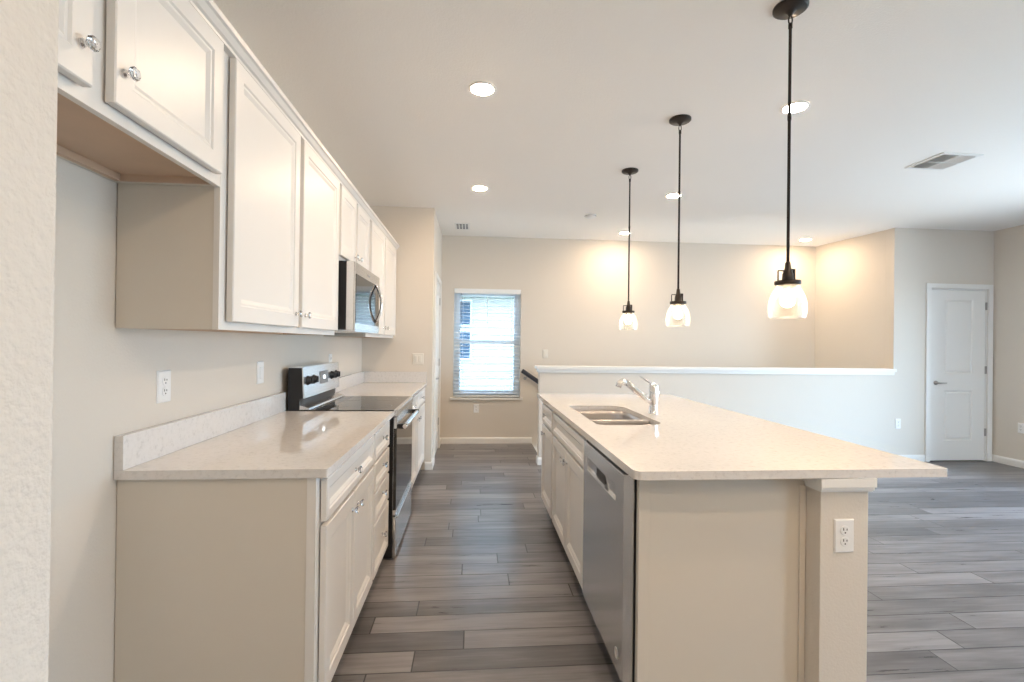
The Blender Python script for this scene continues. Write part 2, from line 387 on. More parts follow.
# neighbour's house seen through the window
nb = thing('neighbour_house', 'white lap sided house with dark windows seen through the blind', 'building', (1, 10, -3))
bm = NB(); z = -3.0
while z < 2.22:
    v = [bm.verts.new(q) for q in ((-6, 10.0, z), (8, 10.0, z), (8, 10.02, z+.15), (-6, 10.02, z+.15), (-6, 10.3, z), (8, 10.3, z), (8, 10.3, z+.15), (-6, 10.3, z+.15))]
    for q in ((0, 1, 2, 3), (0, 4, 5, 1), (3, 2, 6, 7), (4, 7, 6, 5), (0, 3, 7, 4), (1, 5, 6, 2)): bm.faces.new([v[i] for i in q])
    z += .15
obj('siding_wall', bm, m_siding, nb)
bm = NB(); box(bm, -6.3, 8.3, 9.55, 10.3, 2.28, 2.46); obj('eave', bm, m_vinyl, nb)
bm = NB()
v = [bm.verts.new(q) for q in ((-6.3, 9.55, 2.46), (8.3, 9.55, 2.46), (8.3, 13, 4.0), (-6.3, 13, 4.0), (-6.3, 13, 2.46), (8.3, 13, 2.46))]
for q in ((0, 1, 2, 3), (0, 4, 5, 1), (4, 3, 2, 5), (0, 3, 4), (1, 5, 2)): bm.faces.new([v[i] for i in q])
obj('roof', bm, m_grey, nb)
for z0, z1 in ((1.66, 2.22), (.97, 1.60)):
    bm = NB(); frame_rect(bm, (-1.0, z0), (-.02, z1), 'Y', 9.955, 10.0, .04); w = obj('window_frame', bm, m_vinyl, nb)
    bm = NB(); box(bm, -.96, -.06, 9.97, 9.985, z0+.04, z1-.04); obj('pane', bm, m_extwin, w)
bm = NB(); box(bm, -25, 30, 6.7, 40, -3.2, -3.0); o = struct('ground', bm, m_grass, 'lawn below the window outside', 'ground')

# stairs behind the half wall
bm = NB()
for i in range(10):
    x0 = .80+i*.255; box(bm, x0+.001, x0+.275, YH+.116, YB-.001, -.18*(i+1)-.18, -.18*(i+1), .012)
o = struct('staircase', bm, m_conc, 'carpeted stairs going down behind the half wall', 'stairs')

# baseboards
def bb_profile(bm, a, b, n):
    a, b, n = Vector(a), Vector(b), Vector(n)
    prof = [(0.0005, 0.001), (.015, 0.001), (.015, .060), (.012, .072), (.006, .082), (0.0005, .083)]
    ra = [bm.verts.new(a+n*d+Vector((0, 0, h))) for d, h in prof]; rb = [bm.verts.new(b+n*d+Vector((0, 0, h))) for d, h in prof]
    for i in range(len(prof)):
        j = (i+1) % len(prof); bm.faces.new((ra[i], ra[j], rb[j], rb[i]))
    bm.faces.new(ra); bm.faces.new(rb)
def baseboard(name, segs, label):
    bm = NB()
    for a, b, n in segs: bb_profile(bm, (*a, 0), (*b, 0), (*n, 0))
    struct(name, bm, m_trim, label, 'baseboard')
baseboard('baseboard_back', [((XH+.001, YB), (.80, YB), (0, -1))], 'white baseboard under the stair window')
baseboard('baseboard_hall', [((XH, YE+.0), (XH, D1a-.06), (1, 0)), ((XH, D1b+.06), (XH, YB-.016), (1, 0))], 'white baseboard on both sides of the hall door')
baseboard('baseboard_end', [((-.485, YE), (XH+.015, YE), (0, -1))], 'short white baseboard where the kitchen run ends')
baseboard('baseboard_half', [((.722, YH), (4.913, YH), (0, -1)), ((.737, YH), (.737, YH+.115), (-1, 0))], 'white baseboard along the half wall')
baseboard('baseboard_door', [((4.914, YH), (D2a-.062, YH), (0, -1)), ((D2b+.062, YH), (XR-.0, YH), (0, -1))], 'white baseboard beside the panel door')
baseboard('baseboard_right', [((XR, GY1+.02), (XR, YH-.016), (-1, 0)), ((XR, YF), (XR, GY0-.02), (-1, 0))], 'white baseboard along the right wall')
baseboard('baseboard_near', [((XN, YF), (XN, YN), (1, 0))], 'white baseboard on the near left wall')

# ------------------------------------------------------------ interior doors
def door(name, label, ax, a0, a1, zt, plane, out, panels, knob_a, hinge_a):
    """ax 'Y': plane y=plane facing -Y ; ax 'X': plane x=plane facing +X"""
    if ax == 'Y': P = lambda a, d, z: (a, plane-d, z); loc = (a0, plane, 0); N = Vector((0, -1, 0)); U = Vector((1, 0, 0))
    else: P = lambda a, d, z: (plane+d, a, z); loc = (plane, a0, 0); N = Vector((1, 0, 0)); U = Vector((0, 1, 0))
    root = thing(name, label, 'door', loc); root['kind'] = 'structure'
    def bx(bm, a, b, d0, d1, z0, z1, bev=0):
        p, q = P(a, d0, z0), P(b, d1, z1); box(bm, p[0], q[0], p[1], q[1], p[2], q[2], bev)
    bm = NB(); cw = .057
    bx(bm, a0-cw, a0-.001, .001, .017, 0.002, zt+cw, .004); bx(bm, a1+.001, a1+cw, .001, .017, 0.002, zt+cw, .004); bx(bm, a0-.001, a1+.001, .001, .017, zt+.001, zt+cw, .004)
    obj('casing', bm, m_trim, root)
    bm = NB(); bx(bm, a0+.001, a0+.014, -.11, -.001, 0.002, zt-.001); bx(bm, a1-.014, a1-.001, -.11, -.001, 0.002, zt-.001); bx(bm, a0+.014, a1-.014, -.11, -.001, zt-.014, zt-.001)
    obj('jamb', bm, m_trim, root)
    # slab with moulded panels: built as a grid of rails plus ring panels
    bm = NB(); s0, s1, zb, zu = a0+.017, a1-.017, .012, zt-.017; dep = -.006; t = .035
    za = zb
    pl = panels + [None]
    for pn in pl:
        z1 = pn[2] if pn else zu
        bx(bm, s0, s1, dep-t, dep, za, z1)
        if pn:
            pa, pb, z0, zc = pn
            bx(bm, s0, pa, dep-t, dep, z0, zc); bx(bm, pb, s1, dep-t, dep, z0, zc)
            o3 = Vector(P(pa, dep-t, z0)); rings_panel(bm, o3, U, (0, 0, 1), N, pb-pa, zc-z0, [(0, 0), (0, t), (.012, t-.013), (.020, t-.013), (.036, t-.003)])
            za = zc
    obj('door_slab', bm, m_trim, root)
    kb = Vector(P(knob_a, dep, .93)); bm = NB(); 
    lathe(bm, kb, [(.026, 0), (.026, .006), (.010, .010), (.009, .045), (.006, .048)], N, 20); e_ = Vector((1, 0, 0)) if ax == 'Y' else Vector((0, 1, 0)); tube(bm, [kb+N*.040, kb+N*.042+e_*.03, kb+N*.040+e_*.10], [.009, .008, .006], 10)
    obj('door_handle', bm, m_nickel, root)
    for z in (.30, 1.04, 1.80):
        bm = NB(); bx(bm, hinge_a-.010, hinge_a+.010, -.004, .006, z, z+.09, .002); obj('hinge', bm, m_nickel, root)
    return root
door('door_2', 'white two panel interior door right of the half wall', 'Y', D2a, D2b, D2z, YH, None, [(5.565, 5.930, .245, .840), (5.565, 5.930, 1.045, 1.915)], 5.455, D2b-.016)
door('door_1', 'white panel door in the hall wall left of the window', 'X', D1a, D1b, 2.05, XH, None, [(D1a+.15, D1b-.15, .245, .840), (D1a+.15, D1b-.15, 1.045, 1.915)], D1a+.07, D1b-.016)
bm = NB(); box(bm, XH-.9, XH-.8, YE+.12, YB, 0, CZ)  # backing added so no daylight leaks around the hall door
struct('wall_hall_backing', bm, m_wall, 'unseen wall added behind the hall door to block outside light', 'wall')
bm = NB(); box(bm, 5.1, XR+.1, YH+.9, YH+1.0, 0, CZ); box(bm, XR, XR+.1, YH+.115, YH+.9, 0, CZ); box(bm, 5.1, 5.2, YH+.115, YH+.9, 0, CZ)  # enclosure added to keep the gap under the panel door dark
struct('wall_door_backing', bm, m_wall, 'unseen walls added behind the panel door to block outside light', 'wall')

# ------------------------------------------------------------ cabinet pieces
DT = .021
def front(bm, o, U, N, w, h, fr=.055, drawer=False):
    if drawer: prof = [(0, 0), (0, DT-.003), (.003, DT), (.030, DT), (.034, DT-.005), (.039, DT-.005), (.052, DT-.013)]
    else: prof = [(0, 0), (0, DT-.003), (.003, DT), (fr, DT), (fr+.005, DT-.005), (fr+.012, DT-.005), (fr+.026, DT-.012)]
    rings_panel(bm, o, U, (0, 0, 1), N, w, h, prof)
def knob(parent, p, N):
    bm = NB(); N = Vector(N); p = Vector(p)
    lathe(bm, p, [(.0095, 0), (.0095, .003), (.0055, .005), (.0045, .011), (.009, .014)], N, 16, 0)
    lathe(bm, p, [(.005, .013), (.012, .016), (.0155, .021), (.0155, .024), (.011, .029), (.004, .031)], N, 10, 1, smooth=False)
    return obj('knob', bm, [m_chrome, m_crystal], parent)
class Run:
    """a line of fronts on plane x = X facing sgn"""
    def __init__(s, X, sgn): s.X = X; s.N = Vector((sgn, 0, 0)); s.sgn = sgn
    def put(s, root, name, y0, y1, z0, z1, kn=None, drawer=False, fr=.055):
        bm = NB(); front(bm, (s.X-s.sgn*DT, y0, z0), (0, 1, 0), s.N, y1-y0, z1-z0, fr, drawer)
        d = obj(name, bm, m_cab, root)
        if kn: knob(d, (s.X, kn[0], kn[1]), s.N)
        return d
def bumper_gap(): pass

# --- left base cabinets
XF = -.490; XB = XF-DT-.005   # door fronts / face frame plane
L = Run(XF, 1)
def carcass(root, y0, y1, near_panel=False, xb=XB):
    bm = NB()
    box(bm, XW+.003, xb-.0, y0, y1, .105, .883)
    obj('cabinet_box', bm, m_cab_shaded if near_panel else m_cab, root)
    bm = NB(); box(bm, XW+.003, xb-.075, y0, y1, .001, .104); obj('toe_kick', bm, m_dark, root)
c = thing('base_cabinet', 'white base cabinet at the near end of the wall run, wide drawer over two doors', 'cabinet', (-.8, 2.08, 0), group='white wall-side base cabinets')
bm = NB(); box(bm, XW+.003, XB-.03, 1.664, 2.495, .105, .883); obj('cabinet_box', bm, m_cab_shaded, c)
bm = NB(); box(bm, XW+.003, XB-.03, 1.660, 1.664, .0015, .883); obj('end_panel', bm, m_cab_shaded, c)
bm = NB(); box(bm, XB-.03, XB, 1.658, 2.495, .105, .883, .001); box(bm, XB-.03, XB-.075+.05, 1.658, 1.664, .0015, .105); obj('face_frame', bm, m_cab, c)
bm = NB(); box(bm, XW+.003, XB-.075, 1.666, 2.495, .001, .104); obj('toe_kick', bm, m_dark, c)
L.put(c, 'drawer', 1.695, 2.485, .722, .866, (2.09, .795), True)
L.put(c, 'door', 1.695, 2.087, .118, .706, (2.045, .640)); L.put(c, 'door', 2.093, 2.485, .118, .706, (2.135, .640))
c = thing('drawer_cabinet', 'white base cabinet of four stacked drawers just before the range', 'cabinet', (-.8, 2.72, 0), group='white wall-side base cabinets')
carcass(c, 2.497, 2.955)
for z0, z1, kz in ((.722, .866, .805), (.566, .708, .655), (.404, .552, .500), (.118, .390, .270)): L.put(c, 'drawer', 2.515, 2.935, z0, z1, (2.725, kz), True)
for i, (y0, y1, ky, lab) in enumerate(((3.772, 4.430, 4.375, 'white base cabinet just beyond the range, one drawer over a door'), (4.432, 5.094, 4.49, 'white base cabinet touching the far end wall, one drawer over a door'))):
    c = thing('base_cabinet', lab, 'cabinet', (-.8, (y0+y1)/2, 0), group='white wall-side base cabinets')
    carcass(c, y0, y1)
    L.put(c, 'drawer', y0+.015, y1-.015, .722, .866, ((y0+y1)/2, .795), True); L.put(c, 'door', y0+.015, y1-.015, .118, .706, (ky, .640))

# --- counters
def slab(bm, loops, z0, z1):
    edges = []
    for lp in loops:
        vs = [bm.verts.new((x, y, z1)) for x, y in lp]
        edges += [bm.edges.new((vs[i], vs[(i+1) % len(vs)])) for i in range(len(vs))]
    r = bmesh.ops.triangle_fill(bm, edges=edges, use_beauty=True)
    fs = [f for f in r['geom'] if isinstance(f, bmesh.types.BMFace)]
    e = bmesh.ops.extrude_face_region(bm, geom=fs)
    bmesh.ops.translate(bm, verts=[v for v in e['geom'] if isinstance(v, bmesh.types.BMVert)], vec=(0, 0, z0-z1))
XC = -.475
ct = thing('countertop', 'speckled cream quartz countertop between the near end and the range', 'countertop', (-.8, 2.3, C-.03), group='wall-side quartz countertops')
bm = NB(); slab(bm, [rrect(XW+.002, XC, 1.645, 2.992, [0, .008, 0, 0])], C-.030, C); obj('slab', bm, m_qz, ct, .0015)
bm = NB(); box(bm, XW+.002, XW+.030, 1.645, 2.992, C+.0005, C+.112, .0015); obj('backsplash', bm, m_qz, ct)
ct = thing('countertop', 'speckled cream quartz countertop beyond the range, against the end wall', 'countertop', (-.8, 4.4, C-.03), group='wall-side quartz countertops')
bm = NB(); slab(bm, [rrect(XW+.002, XC, 3.768, YE-.002, 0)], C-.030, C); obj('slab', bm, m_qz, ct, .0015)
bm = NB(); box(bm, XW+.002, XW+.030, 3.768, YE-.002, C+.0005, C+.112, .0015); box(bm, XW+.030, XC, YE-.030, YE-.002, C+.0005, C+.112, .0015); obj('backsplash', bm, m_qz, ct)

# --- range
rg = thing('range', 'freestanding stainless steel electric range with black glass top and black sides', 'range', (-.8, 3.38, 0))
Y0, Y1 = 2.998, 3.762
bm = NB(); box(bm, XW+.02, -.478, Y0, Y1, .014, .904, .003); obj('body', bm, m_black, rg)
bm = NB()
bm.free()
for x in (-1.05, -.56):
    for y in (Y0+.05, Y1-.05): bm = NB(); lathe(bm, (x, y, .001), [(.018, 0), (.018, .0125)], seg=12); obj('foot', bm, m_black, rg)
bm = NB(); box(bm, -1.05, -.478, Y0+.002, Y1-.002, .9055, .919, .003); obj('glass_cooktop', bm, m_glassblk, rg)
for x, y, r in ((-.62, 3.19, .10), (-.62, 3.57, .08), (-.88, 3.19, .08), (-.88, 3.57, .10)):
    bm = NB()
    for q in (r,):
        lathe(bm, (x, y, .9192), [(q-.002, 0), (q, 0.0002), (q+.0, .0003), (q-.002, .0003)], seg=40, capa=False, capb=False)
    obj('burner_ring', bm, m_grey, rg)
bm = NB(); box(bm, -.4775, -.452, Y0, Y1, .880, .921, .004); obj('front_rail', bm, m_steel, rg)
bm = NB(); box(bm, -.4775, -.457, Y0+.003, Y1-.003, .805, .876, .004); box(bm, -.4778, -.4765, Y0+.003, Y1-.003, .27, .81); box(bm, -.4775, -.459, Y0+.003, Y1-.003, .275, .305, .003)
d = obj('oven_door', bm, m_steel, rg)
bm = NB(); box(bm, -.4760, -.458, Y0+.003, Y1-.003, .306, .804, .002); obj('door_glass', bm, m_glassblk, d)
bm = NB()
pts = [(-.414, Y0+.04+(Y1-Y0-.08)*t, .812) for t in [i/10 for i in range(11)]]
tube(bm, pts, .0145, 12); h = obj('handle', bm, m_chrome, d)
for y in (Y0+.055, Y1-.055): bm = NB(); box(bm, -.4565, -.402, y-.013, y+.013, .797, .827, .004); obj('handle_mount', bm, m_black, d)
bm = NB(); box(bm, -.4775, -.457, Y0+.003, Y1-.003, .018, .264, .005); box(bm, -.457, -.448, Y0+.02, Y1-.02, .249, .262, .003); obj('storage_drawer', bm, m_steel, rg)
# back guard
bm = NB()
def prism_y(bm, poly, y0, y1, mi=0):
    a = [bm.verts.new((x, y0, z)) for x, z in poly]; b = [bm.verts.new((x, y1, z)) for x, z in poly]
    n = len(poly)
    for i in range(n): f = bm.faces.new((a[i], a[(i+1) % n], b[(i+1) % n], b[i])); f.material_index = mi
    f = bm.faces.new(a); f.material_index = mi; f = bm.faces.new(b); f.material_index = mi
prism_y(bm, [(-1.105, .906), (-1.038, .906), (-1.038, .985), (-1.018, .992), (-1.027, 1.172), (-1.105, 1.172)], Y0+.002, Y1-.002)
bg_ = obj('backguard', bm, m_black, rg)
bm = NB(); prism_y(bm, [(-1.017, .990), (-1.0105, .988), (-1.019, 1.178), (-1.106, 1.178), (-1.106, 1.173), (-1.026, 1.173)], Y0, Y1); obj('control_panel', bm, m_steel, bg_)
bm = NB(); prism_y(bm, [(-1.037, .9205), (-.975, .9205), (-.980, .930), (-1.010, .940), (-1.037, .946)], Y0+.002, Y1-.002); obj('vent_trim', bm, m_steel, bg_)
pn = Vector((.19, 0, .0085)).normalized(); 
def pp(y, z): t = (z-.988)/.19; return Vector((-1.0105-.0085*t, y, z))
bm = NB(); o3 = pp(3.31, 1.050); rings_panel(bm, o3, (0, 1, 0), Vector((-.0085, 0, .19)).normalized(), pn, .17, .085, [(0, 0), (0, .003), (.002, .004)]); obj('display', bm, m_grey, bg_)
bm = NB(); o3 = pp(3.375, 1.082)+pn*.0042; rings_panel(bm, o3, (0, 1, 0), Vector((-.0085, 0, .19)).normalized(), pn, .038, .022, [(0, 0), (0, .0005), (.001, .001)]); obj('clock_digits', bm, emit('clock', (.8, .95, 1), 1.2), bg_)
for y in (3.075, 3.185, 3.575, 3.69):
    bm = NB(); lathe(bm, pp(y, 1.092), [(.030, 0), (.030, .004), (.024, .006), (.022, .020), (.019, .022)], pn, 20); p = pp(y, 1.092)+pn*.022; box(bm, p.x-.002, p.x+.008, y-.005, y+.005, 1.072, 1.112, .002)
    obj('control_knob', bm, m_black, bg_)

# --- wall cabinets
XU = -.800; XUB = XU-DT-.006
Uu = Run(XU, 1)
def upper(label, y0, y1, z0, z1, doors, knobs, near=False, grp='white wall cabinets', deco=True):
    c = thing('wall_cabinet', label, 'cabinet', (-.98, (y0+y1)/2, z0), group=grp)
    bm = NB(); 
    box(bm, XW+.003, XUB-.02, y0, y0+.016, z0, z1); box(bm, XW+.003, XUB-.02, y1-.016, y1, z0, z1)
    box(bm, XW+.003, XUB-.02, y0+.016, y1-.016, z1-.016, z1); box(bm, XW+.003, XW+.010, y0+.016, y1-.016, z0, z1-.016)
    obj('cabinet_box', bm, m_cab_shaded, c)
    bm = NB(); box(bm, XW+.010, XUB-.02, y0+.016, y1-.016, z0+.022, z0+.036); box(bm, XW+.010, XW+.028, y0+.016, y1-.016, z0+.001, z0+.022)
    box(bm, XW+.028, XUB-.02, y0+.016, y0+.022, z0+.001, z0+.022); box(bm, XW+.028, XUB-.02, y1-.022, y1-.016, z0+.001, z0+.022)
    obj('bottom_panel', bm, m_tan, c)
    bm = NB(); box(bm, XUB-.019, XUB, y0-.002, y1, z0, z1, .001); obj('face_frame', bm, m_cab, c)
    for (a, b), k in zip(doors, knobs):
        Uu.put(c, 'door', a, b, z0+.028, 2.283, k)
    return c
ZT = 2.30
upper('shorter white wall cabinet with two doors over the empty refrigerator recess', YN+.006, 1.638, 1.837, ZT, [(YN+.02, 1.076), (1.138, 1.598)], [(1.045, 1.940), (1.165, 1.945)])
upper('tall white two door wall cabinet between the refrigerator recess and the microwave', 1.642, 2.962, 1.372, ZT, [(1.678, 2.285), (2.335, 2.935)], [(2.250, 1.460), (2.372, 1.460)])
upper('short white two door wall cabinet directly above the microwave', 2.964, 3.800, 1.832, ZT, [(2.985, 3.352), (3.396, 3.768)], [(3.315, 1.905), (3.43, 1.905)])
upper('tall white two door wall cabinet between the microwave and the end wall', 3.802, YE-.004, 1.372, ZT, [(3.862, 4.425), (4.470, 5.065)], [(4.39, 1.460), (4.51, 1.460)])
# crown
bm = NB()
prism_y(bm, [(XW+.003, ZT+.001), (XUB-.001, ZT+.001), (XUB-.001, 2.288), (XUB+.020, 2.290), (XUB+.022, 2.298), (XUB+.030, 2.303), (XUB+.042, 2.318), (XUB+.050, 2.322), (XUB+.052, 2.338), (XW+.003, 2.338)], YN+.004, YE-.002)
o = obj('crown_moulding', bm, m_cab); tag(o, 'white crown moulding running along the tops of all wall cabinets', 'moulding')

# --- microwave
mw = thing('microwave', 'stainless over-the-range microwave with black sides and bowed handle', 'microwave', (-.95, 3.38, 1.40))
A0, A1, B0, B1 = 3.000, 3.762, 1.402, 1.828
bm = NB(); box(bm, XW+.004, -.772, A0, A1, B0+.008, B1, .003); obj('body', bm, m_black, mw)
bm = NB(); box(bm, -.7715, -.726, A0, A1, B0+.004, B1, .003); 
fr = obj('front_frame', bm, m_steel, mw)
bm = NB(); box(bm, -.7255, -.719, A0+.003, A1-.004, B0+.008, B1-.004, .002); d = obj('door', bm, m_steel, mw)
bm = NB(); box(bm, -.7187, -.7165, A0+.018, A1-.10, B0+.05, B1-.075, .001); obj('door_glass', bm, m_glassblk, d)
bm = NB(); box(bm, -.7187, -.7170, A1-.085, A1-.015, B0+.05, B1-.075, .001); obj('control_strip', bm, m_glassblk, d)
bm = NB(); pts = [(-.716+.042*math.sin(PI*t)**.8, A1-.155, B0+.075+(.275)*t) for t in [i/16 for i in range(17)]]; tube(bm, pts, .010, 10); obj('handle', bm, m_chrome, d)
bm = NB(); box(bm, XW+.02, -.72, A0+.01, A1-.01, B0-.004, B0+.0075, .002); obj('vent_grille', bm, m_steel, mw)
bm = NB(); box(bm, -.7188, -.7180, A0+.33, A0+.41, B1-.050, B1-.036); obj('badge', bm, m_grey, d)

# --- outlets on the kitchen wall and elsewhere
def plate(name, label, cat, loc, rotz, kind='outlet', w=.070, h=.114, m=None, group='white wall outlets'):
    """local: faces -Y"""
    root = thing(name, label, cat, loc, rotz, group); T = MW[root.name]; m = m or m_plate
    def o_(n, bm, mm, par=root):
        bmesh.ops.transform(bm, matrix=T, verts=bm.verts); return obj(n, bm, mm, par)
    bm = NB(); rings_panel(bm, (-w/2, -.0005, -h/2), (1, 0, 0), (0, 0, 1), (0, -1, 0), w, h, [(0, 0), (0, .002), (.004, .006)]); o_('cover_plate', bm, m)
    if kind == 'outlet':
        for dz in (-.0195, .0195):
            bm = NB(); lathe(bm, (0, -.006, dz), [(.0170, 0), (.0170, .002), (.016, .003)], (0, -1, 0), 20); r = o_('receptacle', bm, m)
            bm = NB()
            for dx, hh in ((-.0062, .009), (.0062, .007)): box(bm, dx-.0013, dx+.0013, -.0100, -.0091, dz+.001, dz+.001+hh)
            lathe(bm, (0, -.0091, dz-.007), [(.0026, 0), (.0026, .0009)], (0, -1, 0), 10); o_('slots', bm, m_slot, r)
    elif kind == 'switch':
        n = max(1, round(w/.058)) if w > .1 else 1
        for i in range(n):
            cx = (i-(n-1)/2)*.046
            bm = NB(); rings_panel(bm, (cx-.0165, -.006, -.033), (1, 0, 0), (0, 0, 1), (0, -1, 0), .033, .066, [(0, 0), (0, .002), (.002, .0045)]); o_('rocker', bm, m)
    return root
RZ = PI/2     # faces +X
plate('wall_outlet', 'white duplex outlet on the kitchen wall closest to the near counter end', 'outlet', (XW, 1.89, 1.163), RZ, w=.078, h=.12)
plate('wall_switch', 'white wall plate on the kitchen wall just left of the range', 'switch', (XW, 2.705, 1.163), RZ, 'switch', w=.078, h=.12, group='white wall switches')
plate('wall_outlet', 'small white outlet peeking above the back of the range', 'outlet', (XW, 3.99, 1.175), RZ)
plate('wall_switch', 'wide two gang light switch on the end wall beyond the far counter', 'switch', (-.570, YE, 1.16), 0, 'switch', w=.118, h=.118, m=m_plate2, group='white wall switches')
plate('wall_outlet', 'white outlet low on the back wall under the window', 'outlet', (.055, YB, .465), 0)
plate('wall_switch', 'pale light switch on the back wall above the handrail end', 'switch', (.97, YB, 1.20), 0, 'switch', m=m_plate2, group='white wall switches')
plate('wall_outlet', 'white outlet between the half wall end and the panel door', 'outlet', (4.975, YH, .448), 0)
plate('wall_outlet', 'white outlet low on the right wall', 'outlet', (XR, 4.955, .447), -PI/2)

# ------------------------------------------------------------ island
KX0, KX1, KY0, KY1 = 1.229, 1.409, 1.605, 4.02
bm = NB(); box(bm, KX0, KX1, KY0, KY1, .0005, .884-.0005, .004)
tag(obj('knee_wall', bm, m_wall), 'cream painted support wall under the right side of the island counter', 'support wall', kind='structure')
bm = NB()
for ins, z0, z1 in ((.030, .850, .8825), (.022, .838, .850), (.016, .832, .838)):
    box(bm, KX0-ins*.65, KX1+ins*.2, KY0-ins, KY0, z0, z1, .002); box(bm, KX1, KX1+ins*.2, KY0, KY1, z0, z1, .002); box(bm, KX0-ins*.65, KX0, KY0-.0, 1.670, z0, z1, .001)
tag(obj('trim_2', bm, m_trim), 'white moulding around the top of the island support wall', 'trim', kind='structure')
plate('wall_outlet', 'white duplex outlet on the end of the island below the counter corner', 'outlet', (1.315, KY0, .674), 0, w=.074, h=.118)
# end panel
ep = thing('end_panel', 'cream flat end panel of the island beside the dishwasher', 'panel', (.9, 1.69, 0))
bm = NB(); box(bm, .600, 1.226, 1.684, 1.697, .001, .883); obj('panel_board', bm, m_cab_shaded, ep)
bm = NB(); box(bm, .5965, .636, 1.672, 1.6985, .001, .883, .002); obj('stile', bm, m_cab_shaded, ep)
bm = NB(); box(bm, 1.205, 1.2275, 1.677, 1.6838, .001, .831, .002); obj('stile', bm, m_cab_shaded, ep)
# dishwasher
dw = thing('dishwasher', 'stainless steel dishwasher with pocket handle built into the island', 'dishwasher', (.9, 2.0, 0))
W0, W1, DX = 1.703, 2.328, .550
bm = NB(); box(bm, .606, 1.18, W0, W1, .11, .875); obj('tub', bm, m_black, dw)
bm = NB(); zp0, zp1, yp0, yp1 = .745, .800, 1.80, 2.26
# door skin with recessed band
box(bm, DX, .590, W0, W1, .118, zp0, .003); box(bm, DX, .590, W0, W1, zp1, .868, .003)
box(bm, DX, .590, W0, yp0, zp0-.003, zp1+.003); box(bm, DX, .590, yp1, W1, zp0-.003, zp1+.003)
v = [bm.verts.new(q) for q in ((DX+.009, yp0, zp0), (DX+.009, yp1, zp0), (DX+.003, yp1, zp1), (DX+.003, yp0, zp1), (.588, yp0, zp0), (.588, yp1, zp0), (.588, yp1, zp1), (.588, yp0, zp1))]
for q in ((0, 1, 2, 3), (4, 7, 6, 5), (0, 4, 5, 1), (3, 2, 6, 7), (0, 3, 7, 4), (1, 5, 6, 2)): bm.faces.new([v[i] for i in q])
dd = obj('door', bm, m_steel, dw)
bm = NB(); box(bm, DX+.003, DX+.02, 1.955, 2.10, .758, .796, .004); hp = obj('handle_pocket', bm, m_slot, dd)
bm = NB(); box(bm, DX-.002, DX+.004, 1.952, 2.103, .748, .757, .002); obj('pocket_lip', bm, m_chrome, hp)
bm = NB(); box(bm, DX+.012, .606, W0+.002, W1-.002, .869, .876, .001); obj('control_edge', bm, m_black, dd)
bm = NB(); box(bm, .5905, .6055, W0, W1, .112, .875); obj('gap_shade', bm, m_black, dw)  # black strip standing in for shade in the gap by the end panel
bm = NB(); lathe(bm, (DX, 1.768, .185), [(.020, 0), (.020, .0012), (.017, .0018), (.0165, .0008), (.001, .0008)], (-1, 0, 0), 28); obj('badge', bm, mat('badge_silver', (.80, .80, .80), .35, .6), dd)
bm = NB(); box(bm, .62, .66, W0, W1, .001, .108); obj('kick_plate', bm, m_black, dw)
# cabinets
I = Run(.556, -1); IF = .556+DT+.003
def isl(label, y0, y1):
    c = thing('base_cabinet', label, 'cabinet', (.88, (y0+y1)/2, 0), group='white island base cabinets')
    bm = NB(); box(bm, IF+.02, 1.226, y0, y1, .105, .125); box(bm, IF+.02, 1.226, y0, y0+.016, .125, .883); box(bm, IF+.02, 1.226, y1-.016, y1, .125, .883); box(bm, 1.218, 1.226, y0+.016, y1-.016, .125, .883); obj('cabinet_box', bm, m_cab_shaded, c)
    bm = NB(); box(bm, IF, IF+.0195, y0, y1, .105, .883, .001); obj('face_frame', bm, m_cab, c)
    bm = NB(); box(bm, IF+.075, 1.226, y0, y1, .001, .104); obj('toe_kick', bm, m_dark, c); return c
c = isl('white island sink cabinet with false drawer front over two doors beside the dishwasher', 2.332, 3.300)
I.put(c, 'false_drawer_front', 2.352, 3.280, .722, .862, None, True)
I.put(c, 'door', 2.352, 2.813, .118, .706, (2.770, .645)); I.put(c, 'door', 2.819, 3.280, .118, .706, (2.862, .645))
c = isl('narrow white island cabinet with one drawer over one door at the far end', 3.302, 3.900)
I.put(c, 'drawer', 3.325, 3.800, .722, .862, (3.57, .800), True); I.put(c, 'door', 3.325, 3.800, .118, .706, (3.66, .650))
# counter with sink cutout
IX0, IX1, IY0, IY1 = .548, 1.689, 1.577, 4.06
SX0, SX1, SY0, SY1 = .660, 1.030, 2.485, 3.275
bm = NB(); slab(bm, [rrect(IX0, IX1, IY0, IY1, [.03, .012, .012, .012]), rrect(SX0, SX1, SY0, SY1, [.06, .10, .12, .05], 8)], C-.030, C)
tag(obj('island_countertop', bm, m_qz, bevel=.0015), 'large cream quartz island countertop with undermount sink cutout', 'countertop')
# sink
sk = thing('sink', 'stainless steel double bowl undermount sink in the island counter', 'sink', (.84, 2.9, .70))
def bowl(y0, y1, x0, x1, r, depth):
    bm = NB(); rings = []
    levels = [(-.016, C-.0315), (-.016, C-.033), (0.0, C-.033), (.004, C-.06), (.010, C-.03-depth+.03), (.018, C-.03-depth+.008), (.04, C-.03-depth)]
    for ins, z in levels:
        rr = [max(q-ins, .02) for q in r]
        rings.append([bm.verts.new((x, y, z)) for x, y in rrect(x0+ins, x1-ins, y0+ins, y1-ins, rr, 8)])
    for a, b in zip(rings, rings[1:]):
        n = len(a)
        for i in range(n): f = bm.faces.new((a[i], a[(i+1) % n], b[(i+1) % n], b[i])); f.smooth = True
    bm.faces.new(rings[-1])
    b = obj('bowl', bm, m_ss, sk)
    cx, cy = (x0+x1)/2, (y0+y1)/2; bm = NB(); lathe(bm, (cx, cy, C-.0298-depth), [(.045, 0), (.043, .003), (.034, .002), (.02, .0005)], seg=24); obj('drain', bm, m_chrome, b)
